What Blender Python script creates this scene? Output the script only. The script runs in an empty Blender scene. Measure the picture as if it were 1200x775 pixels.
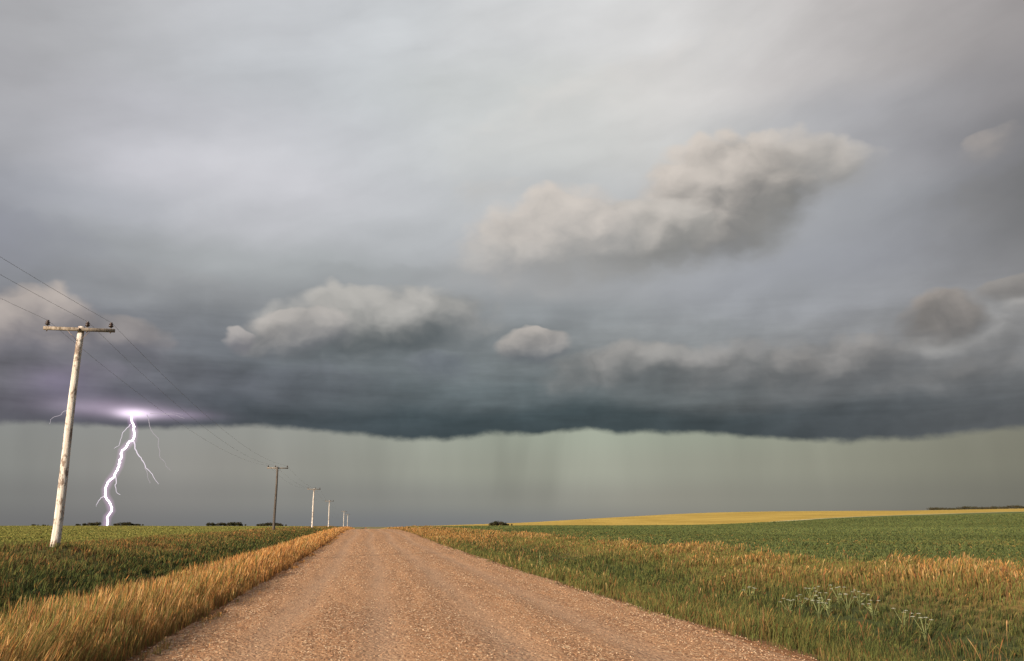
import bpy, math, random
import numpy as np
from mathutils import Vector
random.seed(7); rng = np.random.default_rng(11)
R = math.radians
sc = bpy.context.scene
C = sc.collection

# ------------------------------------------------------------------ camera
HEAD, PITCH, FPX = R(9.5), math.atan(229.5/1000), 1000.0
CAM = Vector((-1.35, 0.0, 1.6))
cd = bpy.data.cameras.new('camera'); cam = bpy.data.objects.new('camera', cd); C.objects.link(cam)
cd.lens = 30.0; cd.sensor_width = 36.0; cd.clip_start = 0.1; cd.clip_end = 40000
cam.location = CAM; cam.rotation_euler = (math.pi/2 + PITCH, 0, -HEAD)
sc.camera = cam
ROAD_HALF = 4.1

def ray(px, py):
    """direction of a point of the 1200x775 photograph, in the world"""
    u, v = (px-600)/FPX, (387.5-py)/FPX
    f = math.cos(PITCH) - v*math.sin(PITCH); z = math.sin(PITCH) + v*math.cos(PITCH)
    return Vector((f*math.sin(HEAD)+u*math.cos(HEAD), f*math.cos(HEAD)-u*math.sin(HEAD), z)).normalized()
def azt(px, py):
    d = ray(px, py)
    return math.atan2(d.x, d.y) - HEAD, d.z/math.hypot(d.x, d.y)
def px_of(a, t):
    x, y, z = math.sin(a), math.cos(a), t
    f = y*math.cos(PITCH) + z*math.sin(PITCH); v = z*math.cos(PITCH) - y*math.sin(PITCH)
    return 600+FPX*x/f, 387.5-FPX*v/f

def lin(c):
    return tuple((x/255/12.92 if x/255 <= .04045 else ((x/255+.055)/1.055)**2.4) for x in c)

# ------------------------------------------------------------------ node expressions
class E:
    nt = None
    def __init__(s, sock): s.s = sock
    @staticmethod
    def put(inp, v):
        if isinstance(v, E): E.nt.links.new(v.s, inp)
        else: inp.default_value = v
    @staticmethod
    def m(op, *a, clamp=False):
        n = E.nt.nodes.new('ShaderNodeMath'); n.operation = op; n.use_clamp = clamp
        for i, x in enumerate(a): E.put(n.inputs[i], x)
        return E(n.outputs[0])
    def __add__(s, o): return E.m('ADD', s, o)
    __radd__ = __add__
    def __sub__(s, o): return E.m('SUBTRACT', s, o)
    def __rsub__(s, o): return E.m('SUBTRACT', o, s)
    def __mul__(s, o): return E.m('MULTIPLY', s, o)
    __rmul__ = __mul__
    def __truediv__(s, o): return E.m('DIVIDE', s, o)
def smooth(x, a, b, lo=0.0, hi=1.0):
    n = E.nt.nodes.new('ShaderNodeMapRange'); n.interpolation_type = 'SMOOTHSTEP'
    for i, v in enumerate((x, a, b, lo, hi)): E.put(n.inputs[i], v)
    return E(n.outputs[0])
def xyz(x, y, z=0.0):
    n = E.nt.nodes.new('ShaderNodeCombineXYZ')
    for i, v in enumerate((x, y, z)): E.put(n.inputs[i], v)
    return E(n.outputs[0])
def sep(v):
    n = E.nt.nodes.new('ShaderNodeSeparateXYZ'); E.put(n.inputs[0], v)
    return [E(o) for o in n.outputs]
def noise(v, scale, detail=4, rough=.55, color=False, dist=0.0, dim='3D'):
    n = E.nt.nodes.new('ShaderNodeTexNoise'); n.noise_dimensions = dim
    E.put(n.inputs['Vector'], v); n.inputs['Scale'].default_value = scale
    n.inputs['Detail'].default_value = detail; n.inputs['Roughness'].default_value = rough
    n.inputs['Distortion'].default_value = dist
    return E(n.outputs['Color' if color else 'Fac'])
def voro(v, scale, feature='F1', out='Distance', rnd=1.0):
    n = E.nt.nodes.new('ShaderNodeTexVoronoi'); n.feature = feature
    E.put(n.inputs['Vector'], v); n.inputs['Scale'].default_value = scale
    n.inputs['Randomness'].default_value = rnd
    return E(n.outputs[out])
def mixc(f, a, b, mode='MIX'):
    n = E.nt.nodes.new('ShaderNodeMix'); n.data_type = 'RGBA'; n.blend_type = mode; n.clamp_factor = True
    E.put(n.inputs[0], f)
    for i, v in ((6, a), (7, b)):
        E.put(n.inputs[i], v if isinstance(v, E) else (*v, 1.0))
    return E(n.outputs[2])
def ramp(f, stops, interp='LINEAR'):
    n = E.nt.nodes.new('ShaderNodeValToRGB'); cr = n.color_ramp; cr.interpolation = interp
    E.put(n.inputs[0], f)
    while len(cr.elements) < len(stops): cr.elements.new(.5)
    for e, (p, c) in zip(cr.elements, sorted(stops, key=lambda q: q[0])):
        e.position = p; e.color = (*c, 1) if len(c) == 3 else c
    return E(n.outputs[0])

# ------------------------------------------------------------------ sky
SUN_EL, SUN_AZ = R(23), R(-132)           # azimuth clockwise from +Y (along the road)
w = bpy.data.worlds.new('World'); sc.world = w; w.use_nodes = True
nt = w.node_tree; nt.nodes.clear(); E.nt = nt
tc = nt.nodes.new('ShaderNodeTexCoord')
dx, dy, dz = sep(E(tc.outputs['Generated']))
ca, sa = math.cos(HEAD), math.sin(HEAD)
ry = dy*ca + dx*sa; rx = dx*ca - dy*sa
A = E.m('ARCTAN2', rx, ry)
T = dz / E.m('MAXIMUM', E.m('SQRT', dx*dx+dy*dy), .05)
P = xyz(A, T, 0.0)

UP = {0: [(163,163,166),(178,179,182),(190,192,196),(194,197,200),(200,202,204),(205,206,206),(198,196,195),(180,176,175),(150,146,146)],
 70: [(160,160,163),(176,177,181),(188,191,195),(194,198,201),(202,203,203),(213,210,208),(200,196,194),(175,172,172),(143,140,141)],
 130:[(160,160,164),(178,178,184),(186,188,193),(192,196,199),(200,203,200),(206,205,202),(180,180,182),(163,163,167),(128,127,130)],
 200:[(152,154,158),(188,188,195),(202,202,207),(190,192,196),(195,197,196),(195,195,194),(178,179,180),(152,152,157),(112,112,114)],
 260:[(140,142,153),(166,169,175),(203,203,208),(184,187,191),(178,181,184),(178,179,180),(162,164,168),(142,144,149),(108,108,109)],
 320:[(142,144,150),(145,148,150),(172,176,178),(162,166,168),(165,166,168),(160,162,165),(155,158,164),(150,152,158),(130,130,132)],
 370:[(125,125,135),(125,128,133),(135,138,141),(140,143,145),(140,145,148),(144,148,150),(150,153,157),(145,147,150),(150,150,150)],
 410:[(118,117,124),(118,119,124),(110,115,121),(116,122,125),(122,128,130),(136,139,140),(144,146,146),(128,129,131),(138,138,138)],
 450:[(110,109,116),(107,108,115),(104,109,115),(106,113,116),(105,114,117),(112,118,119),(114,117,118),(110,113,115),(112,114,116)],
 490:[(94,94,102),(88,90,98),(78,86,91),(72,82,87),(70,82,86),(71,82,85),(76,84,88),(80,86,90),(90,94,96)]}
LOW = {505:[(128,130,127),(140,140,137),(147,148,142),(151,154,144),(151,157,143),(153,159,144),(145,149,134),(134,135,121),(118,117,105)],
 540:[(126,128,124),(140,138,134),(146,145,138),(148,150,140),(150,154,140),(152,155,141),(143,144,130),(131,131,117),(114,113,101)],
 575:[(118,119,116),(130,128,125),(136,135,129),(138,138,130),(140,141,130),(148,146,133),(136,136,124),(125,124,113),(108,107,97)],
 617:[(108,108,108),(114,113,113),(116,117,117),(114,116,118),(118,120,120),(128,127,122),(122,121,114),(112,110,104),(100,98,92)]}
def look(tab, px, py):
    ys = sorted(tab); arr = np.array([tab[y] for y in ys], float); xs = np.linspace(0, 1200, 9)
    
    out = []
    for k in range(3):
        out.append(np.interp(py, ys, [np.interp(px, xs, arr[i, :, k]) for i in range(len(ys))]))
    return lin(out)
def sheet(tab, a, t, rows, amin=-.62, amax=.62, n=14):
    """rows of colour along the azimuth, blended upwards"""
    fac = (a - amin) / (amax-amin)
    out = None
    for i, tt in enumerate(rows):
        st = []
        for k in range(n):
            q = k/(n-1); x, y = px_of(amin+(amax-amin)*q, tt)
            st.append((q, look(tab, x, y)))
        r = ramp(fac, st, 'B_SPLINE')
        out = r if out is None else mixc(smooth(t, rows[i-1], tt), out, r)
    return out

# slow warps and the fields every cloud shares
wv = noise(P, 3.2, 2, .5, color=True, dim='2D'); wx, wy, _ = sep(wv)
wv2 = noise(xyz(A+5, T*1.6), 14, 3, .55, color=True, dim='2D'); wx2, wy2, _ = sep(wv2)
A1 = A + (wx-.5)*.16 + (wx2-.5)*.03
T1 = T + (wy-.5)*.07 + (wy2-.5)*.016
upper = sheet(UP, A1, T1, [azt(600, y)[1] for y in (492, 462, 430, 400, 368, 330, 285, 235, 175, 110, 40, -60)])
# soft streaks in the high deck (running up to the right) and flat bands in the shelf
sa_, ca_ = math.sin(R(22)), math.cos(R(22))
s1 = noise(xyz((A1*ca_+T1*sa_)*1.3, (T1*ca_-A1*sa_)*5.0+7), 3.0, 4, .5, dim='2D')
s2 = noise(xyz(A*2.2, T*17.0), 3.0, 4, .6, dim='2D')
s3 = noise(xyz(A+3, T*1.5), 7.0, 4, .58, dim='2D')
hi = smooth(T, .16, .30)
bands = (s2-.5)*(1-hi)*smooth(T, .09, .13)
var = 1 + (s1-.5)*.22 + bands*.62 + (s3-.5)*(.22-.14*hi)
def vmul(c, f):
    n = nt.nodes.new('ShaderNodeVectorMath'); n.operation = 'SCALE'
    E.put(n.inputs[0], c); E.put(n.inputs['Scale'], f); return E(n.outputs[0])
def vadd(a, b):
    n = nt.nodes.new('ShaderNodeVectorMath'); n.operation = 'ADD'
    E.put(n.inputs[0], a); E.put(n.inputs[1], b); return E(n.outputs[0])
upper = vmul(upper, var*1.03*smooth(T, .14, .40, .97, 1.03))

# billows: the same noise at two places gives the relief lit from the upper left
bx, by = A + (wx2-.5)*.035, T + (wy2-.5)*.03
def billow(ox, oy):
    v = xyz(bx+(1.3+ox), (by+(2.1+oy))*1.25)
    n = noise(v, 11.0, 4, .52, dim='2D')
    return n*.62 + (1-voro(v, 17.0))*.38
b0 = billow(0, 0); b1 = billow(-.010, .016)
relief = b0 - b1
fine = noise(xyz(A, T*1.3), 42, 3, .6, dim='2D')
BM = b0*.95 + fine*.18 - voro(xyz(bx, by*1.2), 40.0)*.34 + .12
LT = relief*1.0 + (BM-.5)*.38
BV = xyz(bx, by, 1.0)
BC = BM-.5
def dotc(v, c):
    n = nt.nodes.new('ShaderNodeVectorMath'); n.operation = 'DOT_PRODUCT'
    E.put(n.inputs[0], v); n.inputs[1].default_value = c; return E(n.outputs['Value'])
def cloud(under_, cx, cy, ra, rt, rot, soft, amp, op, lc, sh):
    co, si = math.cos(rot), math.sin(rot)
    u = (co/ra, si/ra, -(co*cx+si*cy)/ra); v = (-si/rt, co/rt, (si*cx-co*cy)/rt)
    ua, ut = dotc(BV, u), dotc(BV, v)
    ut2 = E.m('MAXIMUM', ut, ut*-1.35)
    q = E.m('MULTIPLY_ADD', ut2, ut2, ua*ua)
    mask = smooth(E.m('MULTIPLY_ADD', BC, -amp, q), E.m('MULTIPLY_ADD', E.m('MINIMUM', ut, 0.0), -soft*.75, 1.0), E.m('MULTIPLY_ADD', E.m('MINIMUM', ut, 1.0), soft*.62, 1.0-soft), 0.0, op)
    lit = smooth(dotc(BV, tuple(.80*b-.20*a for a, b in zip(u, v))) + LT, -.50, .82)
    return mixc(mask, under_, mixc(lit, sh, lc))

CL = [ # x, y, rx, ry, rot, soft, amp, opacity, lit, shade
 (580,228,60,26,8,.9,1.0,.55,(206,201,195),(192,192,191)),
 (290,215,110,90,20,2.0,1.0,.45,(206,206,210),(196,197,202)),
 (720,115,240,50,18,2.2,1.0,.45,(218,213,208),(206,204,202)),
 (455,330,190,24,0,1.8,1.0,.60,(146,149,150),(150,153,155)),
 (180,335,150,26,0,2.0,1.0,.40,(162,162,163),(152,152,155)),
 (50,285,120,36,-6,2.2,1.0,.45,(138,140,152),(140,142,152)),
 (800,395,150,20,2,1.6,1.0,.45,(118,128,131),(122,129,132)),
 # the tall cloud right of the middle
 (965,194,78,40,-8,.65,.9,.88,(200,194,188),(158,157,156)),
 (920,208,100,64,8,.6,.8,.93,(202,195,188),(142,141,139)),
 (845,240,128,88,14,.5,.7,.96,(212,203,194),(118,118,117)),
 (905,262,60,46,20,.9,.9,.80,(146,144,141),(128,128,125)),
 (752,284,100,60,8,.5,.7,.93,(198,192,185),(136,136,134)),
 (650,288,114,76,4,.5,.6,.96,(210,202,194),(152,152,151)),
 (590,322,80,48,0,1.2,.9,.7,(190,187,183),(162,162,163)),
 # right edge
 (1160,170,50,18,22,1.1,1.5,.60,(184,174,166),(142,139,138)),
 (1170,260,130,64,10,2.0,1.2,.6,(130,129,128),(112,112,112)),
 (1200,372,80,34,5,1.2,1.5,.72,(186,183,179),(142,141,141)),
 (1110,412,120,26,4,1.0,1.2,.85,(174,173,171),(118,119,120)),
 (1106,376,68,40,6,.5,.8,.95,(160,153,147),(98,98,98)),
 (1195,338,56,22,12,.6,.9,.85,(150,146,142),(112,110,109)),
 # left
 (42,384,94,56,8,.6,.8,.90,(184,174,167),(118,116,123)),
 (130,402,80,34,-4,.8,1.0,.70,(154,147,144),(108,106,115)),
 # long low cloud and its puffs
 (445,386,158,58,3,.5,.7,.94,(186,183,178),(92,99,102)),
 (350,394,76,36,8,.45,.8,.90,(184,179,174),(112,115,119)),
 (550,390,64,28,0,1.2,1.0,.6,(158,158,157),(120,126,129)),
 (279,398,22,17,0,.4,.5,.95,(178,173,170),(122,122,127)),
 (625,408,52,28,3,.45,.7,.95,(182,176,170),(104,109,114)),
 (515,432,50,22,0,.8,1.0,.7,(134,139,144),(96,102,110)),
 # lumps on the shelf
 (790,400,170,30,2,1.6,1.0,.55,(146,147,147),(128,131,133)),
 (515,425,44,20,0,.7,.9,.7,(132,138,144),(98,105,112)),
 (745,436,120,38,3,.7,.8,.95,(156,154,151),(100,105,107)),
 (880,434,130,38,3,.9,.9,.90,(152,150,148),(88,93,96)),
 (990,432,130,40,5,.9,.9,.88,(152,149,146),(88,91,94)),
 (1130,446,130,32,4,1.0,1.1,.75,(132,131,130),(86,90,93)),
 (330,455,170,28,2,1.4,1.2,.5,(108,110,120),(86,89,98)),
 (100,446,110,26,0,1.2,1.2,.5,(124,117,130),(98,94,108)),
]
cur = upper
for (x, y, ra, rt, rot, soft, amp, op, lc, sh) in CL:
    soft = min(2.2, soft*1.55)
    a0, t0 = azt(x, y); a1_, t1_ = azt(x+ra, y); a2, t2 = azt(x, y-rt)
    cur = cloud(cur, a0, t0, a1_-a0, t2-t0, R(rot), soft, amp, op, lin(lc), lin(sh))
# a relief shared by all, fading at the zenith
cur = vmul(cur, 1 + relief*(.75-.65*hi) + (fine-.5)*.05*(1-hi))

# base of the shelf: an uneven line, ragged rain-fed fringe under it
edge_pts = [(0,497),(120,497),(240,496),(330,499),(400,505),(470,514),(540,509),(620,507),(700,503),(780,507),(860,511),(950,514),(1040,513),(1120,506),(1200,503)]
base_st = [((azt(x, y)[0]+.62)/1.24, (azt(x, y)[1]*4,)*3) for x, y in edge_pts]
edge, _, _ = sep(ramp((A+.62)/1.24, base_st, 'B_SPLINE'))
en = noise(xyz(A, T*1.6+4), 9, 6, .60, dim='2D')
edge = edge*.25 + (en-.5)*.022
below = smooth(edge - T, -.004, .006)
streak = noise(xyz(A + T*.10, T*.05+1.7), 9, 3, .55, dim='2D')
streak2 = noise(xyz(A*1.0 - T*.16, T*.22+3), 34, 2, .55, dim='2D')
lower = sheet(LOW, A + (wx-.5)*.06, T, [azt(600, y)[1] for y in (617, 585, 550, 505)], n=12)
lower = vmul(lower, 1.09 + ((streak-.5)*.42 + (streak2-.5)*.06)*smooth(T, -.01, .07))
# two darker shafts and a paler gap between them
def shaft(x, wpx, k, slant):
    q = (A - azt(x, 560)[0] + (T-.057)*slant)/(wpx/1000) + (streak2-.5)*1.2
    return E.m('EXPONENT', q*q*-1.0)*k
lower = vmul(lower, 1 - (shaft(598, 26, .15, .10) + shaft(642, 14, .10, -.12) - shaft(715, 40, .08, .2) + shaft(430, 60, .04, .1) + shaft(860, 50, .05, -.2))*smooth(T, .0, .05))
# the dark underside right above its edge
under = smooth(T-edge, .0, .045, .86, 1.0)
cur = vmul(cur, under)
cur = mixc(below, cur, lower)
# cloud lit from inside where the bolt leaves it
def glow(x, y, rx_, ry_, k, c):
    a0, t0 = azt(x, y)
    q = ((A - a0)/(rx_/1000)); r = ((T - t0)/(ry_/1000))
    s = E.m('EXPONENT', (q*q+r*r)*-1.0)*k*(.55+.9*b0)
    return vmul(xyz(*lin(c)), s)
cloudy = 1 - below*.93
gl = vadd(vadd(glow(158,485,17,5,.9,(255,235,255)), glow(136,479,56,9,.24,(245,218,245))),
          vadd(glow(196,486,40,5,.20,(235,205,240)), glow(110,474,60,16,.03,(215,170,245))))
gl = vadd(gl, glow(68,447,26,14,.10,(220,190,245)))
cur = vadd(cur, vmul(gl, cloudy))
# behind the camera the storm ends and the evening sky is open
sky = nt.nodes.new('ShaderNodeTexSky'); sky.sky_type = 'NISHITA'; sky.sun_disc = False
sky.sun_elevation = SUN_EL; sky.sun_rotation = SUN_AZ; sky.air_density = 1.2; sky.dust_density = 2.0
open_sky = vmul(E(sky.outputs[0]), .11)
back = smooth(ry/E.m('MAXIMUM', E.m('SQRT', rx*rx+ry*ry), .01) + T*.25 + (wx-.5)*.3, -.25, .35)
tot = mixc(back, open_sky, cur)
tot = mixc(smooth(dz, -.02, -.06), tot, lin((70,66,50)))
bg = nt.nodes.new('ShaderNodeBackground'); E.put(bg.inputs[0], tot); bg.inputs[1].default_value = .66
wo = nt.nodes.new('ShaderNodeOutputWorld'); nt.links.new(bg.outputs[0], wo.inputs[0])
w.cycles.sampling_method = 'MANUAL'; w.cycles.sample_map_resolution = 512

sl = bpy.data.lights.new('sun', 'SUN'); sl.energy = 5.0; sl.angle = R(1.5); sl.color = (1.0, .82, .63)
so = bpy.data.objects.new('sun', sl); C.objects.link(so)
sd = Vector((math.sin(SUN_AZ)*math.cos(SUN_EL), math.cos(SUN_AZ)*math.cos(SUN_EL), math.sin(SUN_EL)))
so.rotation_euler = sd.to_track_quat('Z', 'Y').to_euler(); so.location = sd*60

sc.view_settings.view_transform = 'Standard'; sc.view_settings.look = 'None'
sc.view_settings.gamma = 1.0; sc.view_settings.exposure = .60; sc.view_settings.use_curve_mapping = False
sc.cycles.use_denoising = True
sc.cycles.use_adaptive_sampling = True; sc.cycles.adaptive_threshold = .012; sc.cycles.adaptive_min_samples = 16
sc.cycles.max_bounces = 5; sc.cycles.diffuse_bounces = 3; sc.cycles.volume_bounces = 0
#--GEOMETRY--
# ------------------------------------------------------------------ helpers
def tag(o, label=None, cat=None, group=None, kind=None):
    if label: o['label'] = label
    if cat: o['category'] = cat
    if group: o['group'] = group
    if kind: o['kind'] = kind
    return o
def mesh_obj(name, V, F, mat, parent=None, cols=None, smooth_=False, uv=None):
    """V (n,3); F list of faces or (m,3)/(m,4) array"""
    me = bpy.data.meshes.new(name)
    V = np.asarray(V, np.float32)
    if isinstance(F, np.ndarray):
        k = F.shape[1]; loops = F.ravel(); starts = np.arange(0, len(loops), k); tot = np.full(len(F), k)
    else:
        tot = np.array([len(f) for f in F]); loops = np.concatenate([np.array(f) for f in F]); starts = np.concatenate([[0], np.cumsum(tot)[:-1]])
    me.vertices.add(len(V)); me.vertices.foreach_set('co', V.ravel())
    me.loops.add(len(loops)); me.loops.foreach_set('vertex_index', loops.astype(np.int32))
    me.polygons.add(len(tot)); me.polygons.foreach_set('loop_start', starts.astype(np.int32)); me.polygons.foreach_set('loop_total', tot.astype(np.int32))
    if smooth_: me.polygons.foreach_set('use_smooth', np.ones(len(tot), bool))
    me.update(calc_edges=True)
    if cols is not None:
        ca_ = me.color_attributes.new('tint', 'FLOAT_COLOR', 'POINT')
        ca_.data.foreach_set('color', np.concatenate([cols, np.ones((len(cols), 1))], 1).astype(np.float32).ravel())
    me.materials.append(mat)
    o = bpy.data.objects.new(name, me); C.objects.link(o)
    if parent: o.parent = parent
    return o
def empty(name, loc=(0, 0, 0)):
    o = bpy.data.objects.new(name, None); C.objects.link(o); o.location = loc; o.empty_display_size = .2; return o
def copy_tree(o, parent=None):
    c = o.copy(); C.objects.link(c); c.parent = parent
    for ch in [q for q in bpy.data.objects if q.parent == o]: copy_tree(ch, c)
    return c
class MB:
    def __init__(s): s.v, s.f = [], []
    def add(s, V, F):
        n = len(s.v); s.v += [tuple(p) for p in V]; s.f += [tuple(i+n for i in f) for f in F]; return s
    def box(s, c, size, bev=.0):
        x, y, z = [q/2 for q in size]; b = bev
        V, F = [], []
        for zz, k in ((-z, b), (-z+b, 0), (z-b, 0), (z, b)):
            V += [(c[0]-x+k, c[1]-y+k, c[2]+zz), (c[0]+x-k, c[1]-y+k, c[2]+zz), (c[0]+x-k, c[1]+y-k, c[2]+zz), (c[0]-x+k, c[1]+y-k, c[2]+zz)]
        F.append((3, 2, 1, 0)); F.append((12, 13, 14, 15))
        for r in range(3):
            for k in range(4): F.append((r*4+k, r*4+(k+1) % 4, r*4+4+(k+1) % 4, r*4+4+k))
        return s.add(V, F)
    def tube(s, pts, rad, n=8, caps=True):
        pts = [Vector(p) for p in pts]; V, F = [], []
        up = Vector((.13, .21, 1)) if abs((pts[-1]-pts[0]).normalized().z) < .9 else Vector((1, .1, 0))
        for i, p in enumerate(pts):
            t = (pts[min(i+1, len(pts)-1)]-pts[max(i-1, 0)]).normalized()
            a = t.cross(up).normalized(); b = t.cross(a)
            r = rad[i] if hasattr(rad, '__len__') else rad
            for k in range(n):
                q = 2*math.pi*k/n; V.append(p+a*r*math.cos(q)+b*r*math.sin(q))
        for i in range(len(pts)-1):
            for k in range(n): F.append((i*n+k, i*n+(k+1) % n, i*n+n+(k+1) % n, i*n+n+k))
        if caps: F.append(tuple(range(n))[::-1]); F.append(tuple(range((len(pts)-1)*n, len(pts)*n)))
        return s.add(V, F)
    def build(s, name, mat, parent=None, smooth_=False):
        o = mesh_obj(name, s.v, s.f, mat, parent, smooth_=smooth_)
        me = o.data
        import bmesh
        bm = bmesh.new(); bm.from_mesh(me); bmesh.ops.recalc_face_normals(bm, faces=bm.faces); bm.to_mesh(me); bm.free()
        return o

def vnoise(x, y, scale, seed=0, octv=3):
    """value noise, 0..1"""
    x = np.asarray(x, float)*scale + 1000; y = np.asarray(y, float)*scale + 1000
    out = np.zeros_like(x); amp, tot = 1., 0.
    for o in range(octv):
        xi, yi = np.floor(x).astype(np.int64), np.floor(y).astype(np.int64); fx, fy = x-xi, y-yi
        fx = fx*fx*(3-2*fx); fy = fy*fy*(3-2*fy)
        def h(i, j):
            n = (i*374761393 + j*668265263 + (seed+o)*2147483647) & 0xffffffff
            n = ((n ^ (n >> 13))*1274126177) & 0xffffffff
            return ((n ^ (n >> 16)) & 0xffff)/65535.
        v = (h(xi, yi)*(1-fx)+h(xi+1, yi)*fx)*(1-fy)+(h(xi, yi+1)*(1-fx)+h(xi+1, yi+1)*fx)*fy
        out += v*amp; tot += amp; amp *= .5; x = x*2.03; y = y*2.03
    return out/tot
def sstep(x, a, b):
    t = np.clip((np.asarray(x, float)-a)/(b-a), 0, 1); return t*t*(3-2*t)

# ------------------------------------------------------------------ lie of the land
def hermite(x, xs, ys):
    """smooth curve through ys (k, n) at xs (k) for every x (n)"""
    xs = np.asarray(xs, float); k = len(xs)
    s = (ys[1:]-ys[:-1])/(xs[1:]-xs[:-1])[:, None]
    m = np.zeros_like(ys); m[0] = s[0]; m[-1] = s[-1]
    same = s[1:]*s[:-1] > 0
    m[1:-1] = np.where(same, 2*s[1:]*s[:-1]/np.where(same, s[1:]+s[:-1], 1), 0)
    x = np.clip(x, xs[0], xs[-1]); i = np.clip(np.searchsorted(xs, x, 'right')-1, 0, k-2); j = np.arange(len(x))
    h = xs[i+1]-xs[i]; t = (x-xs[i])/h
    return ((2*t**3-3*t**2+1)*ys[i, j]+(t**3-2*t**2+t)*h*m[i, j]+(-2*t**3+3*t**2)*ys[i+1, j]+(t**3-t**2)*h*m[i+1, j])
def prof(x, xs, zs): return hermite(x, xs, np.repeat(np.asarray(zs, float)[:, None], len(x), 1))
RX = [10, 50, 110, 180, 250, 360, 500, 1200]
RY = [-100, 0, 60, 150, 300, 600, 1000, 3000, 9000]
RZ = [[.3, .6, 1.1, 2.5, 4, 6, 8, 12], [.34, .6, 1.1, 2.5, 4, 6, 8, 12], [.45, .75, 1.25, 2.8, 4.5, 6.5, 9, 13], [1.0, 1.2, 1.5, 3.5, 5.5, 8, 10, 14],
      [1.5, 1.8, 2.0, 5.2, 7.3, 8.6, 10.5, 14], [1.0, 2.3, 4.3, 8.2, 11.4, 12.4, 15, 19], [-1, 0, 1, 3, 6, 8, 10, 14], [-6, -6, -6, -6, -6, -6, -4, -2], [-8]*8]
def road_z(Y): return prof(Y, [-200, 15, 60, 110, 150, 200, 300, 600, 1500, 9000], [0, 0, .28, .86, 1.08, .95, .2, -2, -6, -9])
def land(X, Y):
    X = np.asarray(X, float).ravel(); Y = np.asarray(Y, float).ravel()
    zr = road_z(Y)
    zl = prof(Y, [-100, 0, 60, 150, 400, 560, 1500, 9000], [.68, .72, .95, 1.38, 1.68, 1.6, -3, -9]) + np.clip(-X-14, 0, 80)*.0022
    rows = np.array([prof(np.clip(X, 10, 1200), RX, z) for z in RZ])
    zrt = hermite(Y, RY, rows)
    bl = sstep(-X, 7.6, 13.5); br = sstep(X, 8.6, 14.5)
    z = np.where(X < 0, zr*(1-bl)+zl*bl, zr*(1-br)+zrt*br)
    near = 1-sstep(Y, 130, 220)
    z = z - near*.42*np.exp(-((X+7.6)/1.7)**2) - near*.55*np.exp(-((X-8.2)/2.0)**2)
    z = z + .24*np.exp(-((X+12.23)/1.8)**2-((Y-33.6)/1.8)**2)
    z = z - .10*sstep(np.abs(X), ROAD_HALF-.1, ROAD_HALF+1.1)
    off = sstep(np.abs(X), ROAD_HALF+.3, ROAD_HALF+3)
    z = z + off*((vnoise(X, Y, .35, 3)-.5)*.16 + (vnoise(X, Y, .05, 5)-.5)*.14*sstep(np.abs(X), 12, 40)*(1-sstep(Y, 200, 500)))
    return z
def land1(x, y): return float(land([x], [y])[0])
def at(px, dist):
    """ground point in the direction of a photo column at a horizontal distance"""
    d = ray(px, 617); h = math.hypot(d.x, d.y)
    x, y = CAM.x+d.x/h*dist, d.y/h*dist
    return x, y, land1(x, y)

# ------------------------------------------------------------------ materials
def new_mat(name):
    m = bpy.data.materials.new(name); m.use_nodes = True; E.nt = m.node_tree; E.nt.nodes.clear(); return m
def pos():
    n = E.nt.nodes.new('ShaderNodeNewGeometry'); return E(n.outputs['Position'])
def objc():
    n = E.nt.nodes.new('ShaderNodeTexCoord'); return E(n.outputs['Object'])
def bump(h, dist, strength=1.0):
    n = E.nt.nodes.new('ShaderNodeBump'); E.put(n.inputs['Height'], h); n.inputs['Distance'].default_value = dist; n.inputs['Strength'].default_value = strength
    return E(n.outputs[0])
def finish(col, rough=.9, nrm=None, spec=.2, metal=0.):
    b = E.nt.nodes.new('ShaderNodeBsdfPrincipled'); E.put(b.inputs['Base Color'], col if isinstance(col, E) else (*col, 1)); E.put(b.inputs['Roughness'], rough)
    b.inputs['Specular IOR Level'].default_value = spec; b.inputs['Metallic'].default_value = metal
    if nrm: E.put(b.inputs['Normal'], nrm)
    o = E.nt.nodes.new('ShaderNodeOutputMaterial'); E.nt.links.new(b.outputs[0], o.inputs[0])
def scale3(v, s):
    n = E.nt.nodes.new('ShaderNodeVectorMath'); n.operation = 'MULTIPLY'; E.put(n.inputs[0], v); n.inputs[1].default_value = s; return E(n.outputs[0])

# gravel
def gravel_nodes(p):
    cell = voro(p, 24, out='Color'); r_, g_, b_ = sep(cell)
    dist = voro(p, 24)
    big = noise(p, .45, 4, .6, dim='2D'); mid = noise(p, 5.0, 5, .65, dim='2D'); stri = noise(scale3(p, (2.6, .10, 1)), 1.0, 4, .6, dim='2D', dist=.6)
    mid2 = noise(p, 13.0, 4, .7, dim='2D')
    c = ramp(r_, [(0, (.16, .075, .038)), (.35, (.32, .175, .10)), (.7, (.46, .28, .175)), (.9, (.62, .43, .29)), (1, (.85, .70, .52))])
    fines = mixc(mid, (.25, .135, .075), (.47, .285, .18))
    c = mixc(.26 + (mid2-.5)*.9, c, fines)
    tracks = smooth(stri + (big-.5)*.6, .38, .60)
    c = mixc(tracks, c, mixc(.5, c, (.52, .315, .19)))
    c = mixc(1.0, vmul_(c, .50 + mid2*.80), (.90, .85, .755), 'MULTIPLY')
    return c, dist, mid, mid2
def vmul_(c, f):
    n = E.nt.nodes.new('ShaderNodeVectorMath'); n.operation = 'SCALE'; E.put(n.inputs[0], c); E.put(n.inputs['Scale'], f); return E(n.outputs[0])
M = {}
M['gravel'] = new_mat('gravel_road'); p = pos()
c, dist, mid, mid2 = gravel_nodes(p)
n = E.nt.nodes.new('ShaderNodeAttribute'); n.attribute_name = 'tint'; tk_ = E(n.outputs['Fac'])
c = mixc((1-tk_)*.4, c, mixc(mid, (.34, .24, .17), (.44, .32, .23)))      # packed fines in the wheel tracks
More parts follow.
